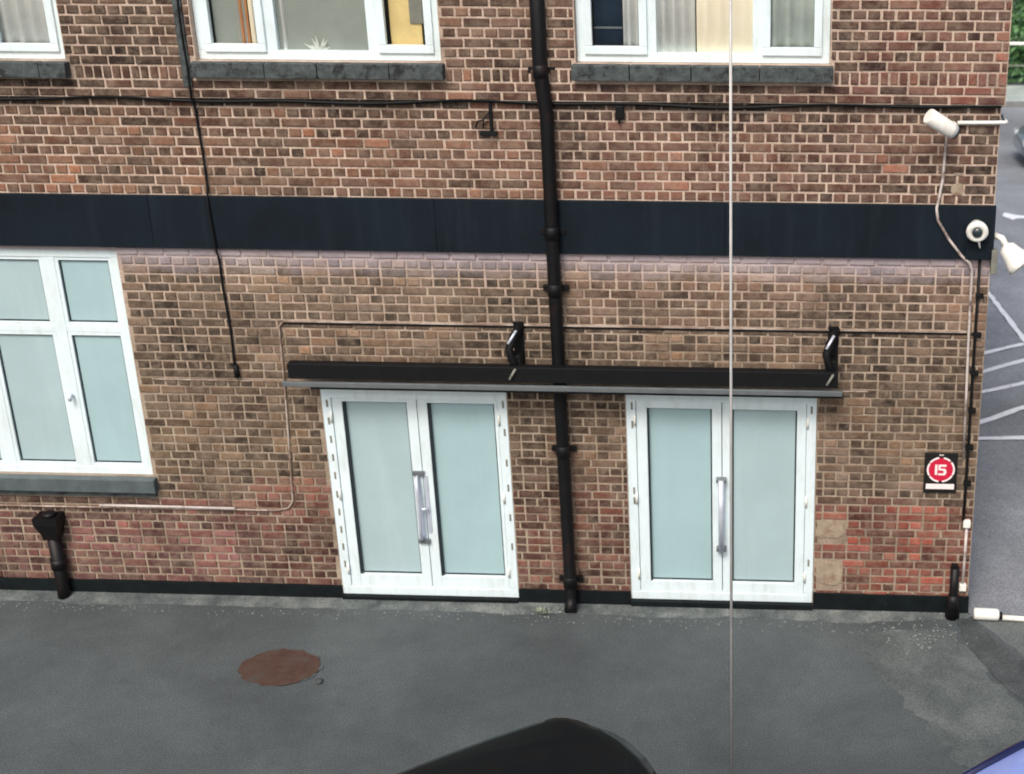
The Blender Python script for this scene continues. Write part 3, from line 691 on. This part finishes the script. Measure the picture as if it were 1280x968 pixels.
# pale conduits
cable('pale_conduit', [(-9.6, -.02, .915), (-7.0, -.02, .918), (-4.78, -.02, .925), (-4.66, -.02, .95), (-4.61, -.02, 1.02), (-4.60, -.018, 1.2), (-4.58, -.018, 1.6), (-4.56, -.018, 2.0), (-4.545, -.018, 2.4), (-4.535, -.018, 2.72), (-4.50, -.018, 2.762)], .010, M['fadedline'], 'pale conduit running low along the wall and up past the left door', 'conduit')
b = MB(); b.box(-4.50, 1.42, -.022, -.006, 2.762, 2.775, .002); tag(b.build('pale_conduit', M['fadedline']), 'thin straight pale trunking above the black door canopy', 'conduit')
b = MB(); b.box(-4.50, 1.55, -.018, -.004, 2.742, 2.758, .002); tag(b.build('black_cable', M['black']), 'straight black strip just under the pale trunking above the canopy, painted shadow line and cable', 'cable')  # black strip stands in for the trunking's shadow line; cable towards the corner
b = MB(); b.box(-5.75, 0.6, -.016, -.004, 2.198, 2.208, .002); tag(b.build('lead_flashing', M['fadedline']), 'faint grey flashing line along the wall behind the canopy rail', 'flashing')

# ---------------------------------------------------------------- canopy rail over the doors
cn = thing('door_canopy', 'long black retractable awning box with grey front rail over both doors', 'awning', (-2.03, 0, 2.24))
b = MB(); b.box(-2.39, 2.36, -.25, -.16, .085, .225, .008); b.build('box_section', M['black'], cn)
b = MB(); b.box(-2.44, 2.40, -.285, -.252, .022, .068, .005); b.build('front_rail', M['greym'], cn)
b = MB(); b.box(-2.20, 2.41, -.275, -.2, .0, .020, .003); b.build('lower_trim', M['black'], cn)
for X in (-.42, 2.30):
    b = MB(); b.box(X - .03, X + .06, -.022, -.002, .10, .56, .004)
    b.box(X - .045, X + .05, -.17, -.022, .14, .30, .008)
    br_ = b.build('bracket', M['black'], cn)
    b = MB(); b.tube([(X + .045, -.03, .55), (X - .01, -.13, .46), (X - .045, -.17, .36), (X - .02, -.18, .26), (X + .03, -.16, .18)], [.03, .036, .036, .034, .03], 8); b.build('folding_arm', M['black'], br_)
    b = MB(); b.tube([(X + .02, -.135, .52), (X - .045, -.20, .42)], .012, 8); b.build('strut', M['silver'], br_); b = MB(); b.tube([(X + .02, -.262, .215), (X - .035, -.275, .12)], .011, 8); b.build('strut', M['greyint'], br_)
b = MB(); b.box(-2.33, 2.30, -.161, -.008, .12, .15, .004); b.build('wall_rail', M['black'], cn)

# ---------------------------------------------------------------- cameras, lights, sign at the corner
cc = thing('cctv_camera', 'white bullet camera tilted on the wall near the upper right corner', 'camera', (1.09, -.27, 4.60))
ax = Vector((.19, .06, -.125)).normalized()
p0 = -ax * .14; p1 = ax * .13
b = MB(); b.tube([p0 - ax * .0, p0 + ax * .012, p0 + ax * .22, p1], [.06, .066, .066, .058], 16); b.build('housing', M['white'], cc)
b = MB(); b.tube([p1, p1 + ax * .02], [.055, .05], 16); b.build('lens', M['gasket'], cc)
b = MB(); b.tube([ax * .08 + Vector((.0, .05, -.02)), (.10, .13, -.07), (.11, .262, -.07)], .018, 8); b.build('mounting_arm', M['white'], cc)
b = MB(); b.tube([(.11, .235, -.07), (.11, .262, -.07)], .045, 12); b.build('base', M['white'], cc)
cable('white_conduit', [(1.24, -.03, 4.565), (1.45, -.03, 4.568), (1.615, -.03, 4.57), (1.63, -.02, 4.57), (1.63, .25, 4.57)], .016, M['white'], 'short straight white conduit from the bullet camera to the corner', 'conduit', 8)
cable('white_cable', [(1.15, -.05, 4.50), (1.155, -.03, 4.40), (1.145, -.026, 4.1), (1.125, -.028, 3.95), (1.105, -.06, 3.86), (1.12, -.062, 3.76), (1.22, -.062, 3.60), (1.33, -.062, 3.46), (1.40, -.06, 3.40), (1.43, -.03, 3.33), (1.435, -.026, 2.9), (1.45, -.026, 2.2), (1.462, -.026, 1.6)], .0125, M['conduit'], 'pale cable snaking down from the bullet camera across the navy band')
cable('pale_pipe', [(-6.42, -.03, .945), (-5.9, -.032, .946), (-5.15, -.03, .94)], .0135, M['conduit'], 'brighter straight length of pale pipe on the wall between the left window and door', 'pipe', 8)
cable('dark_conduit', [(1.49, -.03, 3.42), (1.492, -.03, 2.8), (1.495, -.03, 2.0), (1.497, -.03, 1.3), (1.495, -.03, .98)], .0125, M['black'], 'dark conduit down the right corner beside the pale cable', 'conduit', 8)
cable('pale_conduit', [(1.530, -.03, .98), (1.53, -.03, .6), (1.525, -.03, .30)], .014, M['conduit'], 'short pale conduit low on the right corner with two white clips', 'conduit', 8)
for zz in (.95, .30):
    b = MB(); b.box(1.495, 1.56, -.062, -.008, zz - .035, zz + .035, .01); tag(b.build('junction_box', M['white']), 'small white junction box on the corner at %s' % ('knee height above the black corner pipe' if zz < .5 else 'waist height below the red sign'), 'box')
cp = thing('corner_pipe', 'short black pipe at the foot of the right corner', 'pipe', (1.445, -.07, 0))
b = MB(); b.tube([(0, 0, .52), (0, 0, .0)], .042, 10); b.build('pipe_run', M['pipe'], cp)
b = MB(); b.tube([(0, 0, .24), (0, 0, .18), (0, 0, .0)], [.045, .065, .07], 10); b.build('socket', M['pipe'], cp)
b = MB(); b.box(-.03, .03, .02, .065, .46, .53, .004); b.build('bracket', M['pipe'], cp)
for zz in (3.1, 2.75, 2.4, 2.05, 1.7, 1.35):
    b = MB(); b.box(1.475, 1.54, -.052, -.006, zz - .02, zz + .02, .004); tag(b.build('conduit_clip', M['black']), 'small black clip on the dark corner conduit, ' + {3.1: 'highest of the six', 2.75: 'just above the canopy cable', 2.4: 'level with the black canopy box', 2.05: 'third from the bottom', 1.7: 'just above the red sign', 1.35: 'level with the red sign'}[zz], 'clip', 'clips along the dark corner conduit')
# turret camera on the navy band
tc = thing('dome_camera', 'round white turret camera with dark lens on the navy band', 'camera', (1.44, -.05, 3.71))
b = MB(); b.tube([(0, 0, 0), (0, -.05, 0), (0, -.055, 0)], [.06, .06, .05], 18); b.build('base', M['white'], tc)
vw = Vector((-.05, -.9, -.18)).normalized()
def discring(bld_, c, axis, prof, seg=24):
    axis = axis.normalized(); u = axis.orthogonal().normalized(); v = axis.cross(u)
    bld_.loft([[c + axis * d + (u * math.cos(2 * math.pi * k / seg) + v * math.sin(2 * math.pi * k / seg)) * r_ for k in range(seg)] for d, r_ in prof])
b = MB(); discring(b, Vector((0, -.05, 0)), vw, [(0, .05), (.03, .085), (.07, .092), (.09, .082), (.094, .06), (.085, .048)]); b.build('housing', M['white'], tc)
b = MB(); discring(b, Vector((0, -.05, 0)), vw, [(.084, .048), (.10, .038), (.108, .02), (.11, .004)]); b.build('lens', M['dome'], tc)
b = MB(); b.tube([(0.02, -.02, -.06), (.03, -.02, -.14), (.045, -.012, -.20)], .011, 8); b.build('cable_tail', M['white'], tc)
b = MB(); b.box(1.36, 1.57, -.075, -.047, 3.43, 3.57, .006); tag(b.build('junction_box', M['band']), 'dark cable box on the bottom edge of the navy band at the corner', 'box')
# floodlight around the corner
fl = thing('floodlight', 'white flared floodlight sticking out past the right corner of the building', 'light', (1.64, -.02, 3.56))
ax = Vector((.62, -.35, -.68)).normalized()
b = MB(); b.tube([(-.03, .02, .06), (.02, -.03, .05), (.05, -.05, .0)], .028, 10); b.build('arm', M['white'], fl)
b = MB(); discring(b, Vector((.04, -.05, .0)), ax, [(0, .03), (.03, .07), (.09, .085), (.19, .115), (.225, .12), (.23, .10)]); b.build('shade', M['white'], fl)
b = MB(); discring(b, Vector((.04, -.05, .0)), ax, [(.226, .1), (.232, .06), (.233, .01)]); b.build('diffuser', M['signwhite'], fl)
b = MB(); b.box(-.06, -.008, -.05, .04, -.26, -.05, .01); b.build('control_box', M['greyint'], fl)

# sign --------------------------------------------------------------
sg = thing('warning_sign', 'small black wall sign with red round emblem and white strip near the corner', 'sign', (1.268, -.016, 1.442))
b = MB(); b.box(-.145, .145, -.012, .008, -.195, .195, .006); b.build('board', M['signblack'], sg)
def disc(cx_, cz_, r0, r1, y, a0=0, a1=360, seg=40, sq=.0):
    pts = []
    b = MB(); n = max(3, int(seg * (a1 - a0) / 360)); vi = []; vo = []
    for k in range(n + 1):
        a = math.radians(a0 + (a1 - a0) * k / n); vo.append((cx_ + r1 * math.cos(a), y, cz_ + r1 * math.sin(a))); vi.append((cx_ + r0 * math.cos(a), y, cz_ + r0 * math.sin(a)))
    if r0 <= 0: b.prism(vo[:-1] if a1 - a0 >= 360 else vo, (0, .003, 0))
    else:
        for k in range(n): b.prism([vi[k], vo[k], vo[k + 1], vi[k + 1]], (0, .003, 0))
    return b
disc(0, .035, 0, .112, -.0155).build('emblem', M['signred'], sg)
for a0, a1 in ((150, 210), (215, 262), (278, 330), (335, 400), (48, 80), (100, 145)):
    disc(0, .035, .108, .124, -.0165, a0, a1).build('emblem_ring', M['signwhite'], sg)
b = MB(); b.box(-.052, -.030, -.0175, -.0158, -.015, .085); b.box(-.022, .048, -.0175, -.0158, .065, .085); b.box(-.022, -.002, -.0175, -.0158, .03, .0645)
b.prism([(-.0015, -.0175, .045), (.035, -.0175, .045), (.05, -.0175, .03), (.05, -.0175, 0), (.035, -.0175, -.018), (-.022, -.0175, -.018), (-.022, -.0175, 0), (.022, -.0175, .0), (.028, -.0175, .012), (.022, -.0175, .026), (-.0015, -.0175, .03)], (0, .0016, 0))
b.build('emblem_mark', M['signwhite'], sg)
b = MB(); b.box(-.125, .125, -.016, -.0125, -.155, -.105, .001); b.build('strip', M['signwhite'], sg)
b = MB(); b.box(-.02, .02, -.016, -.0125, .17, .183, .001); b.build('top_mark', M['conduit'], sg)

# ---------------------------------------------------------------- yard objects
mh = thing('drain_cover', 'rusty brown round drain cover set in the asphalt yard', 'drain cover', (-4.45, -1.19, 0))
def oval(rx, ry, z0, z1, j, seed, name, mt, par):
    r = random.Random(seed); b = MB(); ring_ = []
    for k in range(36):
        a = k * math.pi / 18; q = 1 + r.uniform(-j, j); ring_.append((rx * q * math.cos(a), ry * q * math.sin(a), z0))
    b.prism(ring_, (0, 0, z1 - z0)); return b.build(name, mt, par)
oval(.36, .29, .001, .008, .05, 2, 'frame', M['asphalt'], mh)
oval(.345, .28, .0082, .013, .06, 3, 'plate', M['rust'], mh)
for k in range(5):
    b = MB(); hw = .26 * math.sqrt(1 - ((k - 2) * .18 / .5) ** 2) ; y = (k - 2) * .09; b.box(-hw * .9, hw * .9, y - .012, y + .012, .0128, .018, .002); b.build('rib', M['rust'], mh)
b = MB(); bmesh.ops.create_icosphere(b.bm, subdivisions=2, radius=.035); 
for v in b.bm.verts: v.co.z *= .6; v.co += Vector((0, 0, .02)) + v.co * .3 * noise.noise(v.co * 30)
o = b.build('stone', M['seam']); o.location = (-4.04, -1.40, 0); tag(o, 'small dark stone beside the rusty drain cover', 'stone')

# rubble and weeds
def scatter(name, cx_, cy_, sx, sy, n, mt, rr, seed, label, cat, kind=None):
    r = random.Random(seed); b = MB()
    for k in range(n):
        x = r.gauss(cx_, sx); y = r.gauss(cy_, sy)
        if y > -.04: y = -.06
        q = r.uniform(*rr); base = len(b.bm.verts)
        res = bmesh.ops.create_icosphere(b.bm, subdivisions=1, radius=q)
        s1, s2, s3 = r.uniform(.6, 1.3), r.uniform(.6, 1.3), r.uniform(.3, .8)
        hh = .03 * max(0, 1 + y / .22) if y > -.22 else 0
        for v in res['verts']: v.co = Vector((x + v.co.x * s1, y + v.co.y * s2, hh + q * .3 + v.co.z * s3))
    o = b.build(name, mt); stuff(o); return o
scatter('rubble', -2.35, -.19, .12, .05, 26, M['rubble'], (.006, .02), 1, '', '')
scatter('rubble', 1.15, -.35, .28, .16, 110, M['rubble'], (.004, .015), 2, '', '')
scatter('rubble', 1.3, -1.6, .3, .5, 90, M['pale_t'], (.004, .012), 3, '', '')
scatter('rubble', -5.5, -.28, 2.2, .05, 220, M['rubble'], (.003, .010), 4, '', '')
scatter('rubble', -.6, -.28, 1.2, .05, 160, M['rubble'], (.003, .009), 5, '', '')
scatter('grit', -2.5, -1.8, 2.6, .8, 500, M['pale_t'], (.003, .008), 6, '', '')
wd = thing('weed', 'small pale weed growing at the foot of the downpipe', 'weed', (-2.33, -.20, .02))
b = MB(); r = random.Random(9)
for k in range(36):
    a = r.uniform(0, 6.28); e = r.uniform(.3, 1.2); L = r.uniform(.03, .08); d = Vector((math.cos(a) * math.cos(e), math.sin(a) * math.cos(e), math.sin(e))) * L
    p = Vector((r.uniform(-.05, .05), r.uniform(-.02, .02), 0)); s_ = d.cross(Vector((0, 0, 1))).normalized() * .008
    b.bm.faces.new([b.bm.verts.new(q) for q in (p, p + d * .5 + s_, p + d, p + d * .5 - s_)])
stuff(b.build('leaves', M['weed'], wd))

# white pipe lying at the corner
wp = thing('white_pipe', 'white plastic pipe with black coupling lying on the ground at the corner', 'pipe', (1.60, -.10, 0))
b = MB(); b.tube([(.035, 0, .062), (.045, 0, .062), (.25, -.012, .062), (.265, -.012, .062)], [.04, .056, .056, .045], 14); b.build('sleeve', M['white'], wp)
b = MB(); b.tube([(.265, -.013, .055), (.295, -.014, .055)], .034, 12); b.build('coupling', M['black'], wp)
b = MB(); b.tube([(.295, -.014, .036), (.6, -.03, .03), (2.6, -.06, .03)], .026, 10); b.build('pipe_run', M['white'], wp)

# slender pole in the yard
pp = thing('pole', 'very slender pale grey pole standing upright in front of the facade', 'pole', (-.432, -3.2, 0))
b = MB(); b.tube([(0, 0, .01), (0, 0, 9.6)], .0095, 10); b.build('shaft', M['pole'], pp)
b = MB(); b.tube([(0, 0, 0), (0, 0, .012), (0, 0, .014)], [.07, .07, .03], 16); b.build('foot', M['pole'], pp)
b = MB(); b.tube([(0, 0, .012), (0, 0, .16)], .016, 10); b.build('socket', M['pole'], pp)

# ---------------------------------------------------------------- parked cars
def car(name, label, loc, heading, paint_, h=1.56, L=4.35, hw=.84, rw=.62, rail=None):
    o = thing(name, label, 'car', (loc[0], loc[1], 0), math.atan2(heading[1], heading[0]), None)
    # x = 0 rear bumper, forward +x
    st = [(0, .60, .34, .62), (.03, .72, .28, .80), (.14, .80, .22, .95), (.45, hw - .02, .2, .985), (1.3, hw, .2, .97), (2.4, hw, .2, .93), (L - 1.1, hw, .2, .90), (L - .6, hw - .02, .2, .80), (L - .25, .78, .22, .70), (L - .06, .66, .27, .60), (L, .52, .32, .50)]
    rings = []
    for x, wd_, zb, zt in st:
        zm = (zb + zt) / 2; prof = [(wd_ * .55, zb), (wd_ * .93, zb + .02), (wd_ * .995, zb + (zt - zb) * .25), (wd_, zm), (wd_ * .985, zb + (zt - zb) * .72), (wd_ * .95, zt - .05), (wd_ * .85, zt - .012), (wd_ * .5, zt + .01)]
        rings.append([(x, y_, z_) for y_, z_ in prof] + [(x, -y_, z_) for y_, z_ in prof[::-1]])
    b = MB(); b.loft(rings); body = b.build('body', paint_, o)
    # roof
    xr0, xr1 = .30, L - 1.95
    def roofpt(x, s):
        ex = .10 * abs(s) ** 3; t = (x - xr0) / (xr1 - xr0)
        return None
    rr = []; nx = 30
    for i in range(nx + 1):
        t = i / nx; x = xr0 + (xr1 - xr0) * t
        end = min(t, 1 - t) * (xr1 - xr0)
        w_ = rw - (.13 * (1 - min(1, end / .16)) ** 2)
        zt = h - .05 * (2 * t - 1) ** 2 * 1.0 - (.03 if t in (0, 1) else 0)
        bow = .13 * max(0, 1 - t * 3)
        rr.append([(x - bow * (1 - s * s), w_ * s, zt - .045 * abs(s) ** 4 - (.035 if abs(s) > .99 else 0)) for s in (-1, -.985, -.93, -.8, -.5, -.2, .2, .5, .8, .93, .985, 1)] + [(x, w_ * s, zt - .10) for s in (.9, -.9)])
    b = MB(); b.loft(rr); b.build('roof', paint_, o)
    # roof gutters, ribs
    for s in (-1, 1) if rail else ():
        b = MB(); b.tube([(xr0 + .2, s * (rw - .015), h - .065), ((xr0 + xr1) / 2, s * (rw - .010), h - .03), (xr1 - .15, s * (rw - .015), h - .065)], .026, 8); b.build('roof_rail', rail, o)
    # glass
    zb = .95
    def quad(pts, name='window', mt=M['carglass']):
        b = MB(); n_ = (Vector(pts[1]) - Vector(pts[0])).cross(Vector(pts[2]) - Vector(pts[0])).normalized() * .012; b.prism(pts, -n_); return b.build(name, mt, o)
    quad([(L - 1.12, .70, .90), (L - 1.12, -.70, .90), (xr1 + .0, -rw + .08, h - .09), (xr1 + .0, rw - .08, h - .09)], 'windscreen')
    quad([(.12, -.68, zb), (.12, .68, zb), (xr0 + .03, rw - .18, h - .11), (xr0 + .03, -rw + .18, h - .11)], 'rear_window')
    for s in (-1, 1):
        for a, c, a2, c2 in ((.38, 1.25, .42, 1.22), (1.33, 2.2, 1.30, 2.18), (2.28, L - 1.3, 2.26, xr1 - .06)):
            quad([(a, s * .79, zb), (c, s * .79, zb - .02), (c2, s * (rw - .01), h - .10), (a2, s * (rw - .01), h - .10)])
        for (xa, ya, za), (xb, yb, zb2) in ((((.14, s * .72, zb)), (xr0 + .12, s * (rw - .15), h - .14)), ((1.29, s * .79, zb), (1.26, s * (rw - .015), h - .08)), ((2.24, s * .79, zb - .02), (2.22, s * (rw - .015), h - .08)), ((L - 1.15, s * .76, .89), (xr1 - .03, s * (rw - .05), h - .08))):
            b = MB(); b.tube([(xa, ya, za), (xb, yb, zb2)], .032, 8); b.build('pillar', paint_, o)
        b = MB(); b.box(L - 1.4, L - 1.28, s * .98 - .09, s * .98 + .09, .93, 1.06, .03); b.build('door_mirror', paint_, o)
        for xw in (.78, L - .85):
            b = MB(); b.tube([(xw, s * (hw - .2), .31), (xw, s * (hw - .19), .31), (xw, s * (hw + .005), .31), (xw, s * (hw - .0), .31)], [.27, .31, .31, .26], 24); wh = b.build('wheel', M['tyre'], o)
            b = MB(); b.tube([(xw, s * (hw - .02), .31), (xw, s * (hw + .012), .31)], [.2, .19], 20); b.build('rim', M['silver'], wh)
        b = MB(); b.box(-.012, .05, s * .62 - .09, s * .62 + .09, .62, .80, .02); b.build('tail_light', M['lampr'], o)
        b = MB(); b.box(L - .12, L - .02, s * .56 - .11, s * .56 + .11, .50, .62, .02); b.build('headlight', M['lampw'], o)
    b = MB(); b.box(-.02, -.002, -.26, .26, .44, .55, .003); b.build('number_plate', M['plate'], o)
    # seats inside
    b = MB(); b.box(.5, 1.6, -.6, .6, .5, 1.0, .05); b.box(1.9, 2.3, -.6, -.1, .5, 1.15, .05); b.box(1.9, 2.3, .1, .6, .5, 1.15, .05); b.build('seats', M['trim'], o)
    return o
HD = (-.78, -.626)
car('parked_car', 'black car parked nearest the doors with only its rear roof corner in view', (-.83, -4.12), HD, M['carblack'])
car('parked_car', 'blue car at the lower right with reflected sky painted into its pale finish', (2.82, -3.80), HD, M['carblue'], rail=M['navytrim'])
car('parked_car', 'grey car parked far off behind the right corner of the building', (8.75, 18.2), (-1, -.03), M['carsilver'])

# ---------------------------------------------------------------- hedge, rail, kerb behind
for i in range(8):
    pass
def kerb_run(x0, x1, y):
    k = thing('kerb', 'low grey kerb edging the far side of the car park', 'kerb', (x0, y, 0)); n = int((x1 - x0) / .9)
    me = None
    for q in range(n):
        if me is None:
            b = MB(); b.box(0, .89, -.07, .07, 0, .13, .01); me = b.mesh('kerb_stone', M['kerb'])
        o = link('kerb_stone', me, k); o.location = (q * .9, 0, 0)
kerb_run(1.9, 12, 24.2)
hg = thing('hedge', 'tall dense green hedge behind the car park', 'hedge', (6.6, 28.4, 0))
def leaves(n, mt, name, seed, inner=0.):
    r = random.Random(seed); V = []; F = []
    for k in range(n):
        x = r.uniform(-4.2, 7); top_ = 4.1 + .5 * noise.noise(Vector((x * .7, 0, seed))) + .25 * noise.noise(Vector((x * 2.5, 4, 0)))
        z = top_ * (r.random() ** .8); 
        dep = .9 + .3 * noise.noise(Vector((x * 1.2, z * 1.2, 2)))
        y = -dep * (1 - inner * r.random()) + r.uniform(-.06, .12) if r.random() < .8 else r.uniform(-.9, .9)
        s_ = r.uniform(.05, .11); a = Vector((r.gauss(0, 1), r.gauss(-.6, 1), r.gauss(.3, 1))).normalized(); u = a.orthogonal().normalized(); v = a.cross(u)
        p = Vector((x, y, max(.03, z))); q = len(V)
        V += [p - u * s_, p + v * s_ * .6, p + u * s_, p - v * s_ * .6]; F.append((q, q + 1, q + 2, q + 3))
    me = bpy.data.meshes.new(name); me.from_pydata(V, [], F); me.materials.append(mt); stuff(link(name, me, hg))
leaves(26000, M['leaf'], 'foliage', 1); leaves(14000, M['leafd'], 'foliage', 2, .5)
r = random.Random(5)
for k in range(9):
    x = -3.8 + k * 1.2; b = MB(); b.tube([(x, 0, 0), (x + r.uniform(-.1, .1), 0, 1.5), (x + r.uniform(-.3, .3), r.uniform(-.2, .2), 3.4)], [.07, .05, .02], 8); b.build('trunk', M['bark'], hg)
rl = thing('railing', 'white metal railing in front of the green hedge', 'railing', (2.2, 26.95, 0))
b = MB(); b.tube([(0, 0, 1.12), (9, 0, 1.12)], .045, 8); b.build('top_rail', M['white'], rl)
b = MB(); b.tube([(0, 0, .55), (9, 0, .55)], .02, 8); b.build('lower_rail', M['greyint'], rl)
for k in range(6):
    b = MB(); b.tube([(k * 1.8 + .1, 0, 0), (k * 1.8 + .1, 0, 1.2)], .04, 8); b.build('post', M['white'], rl)
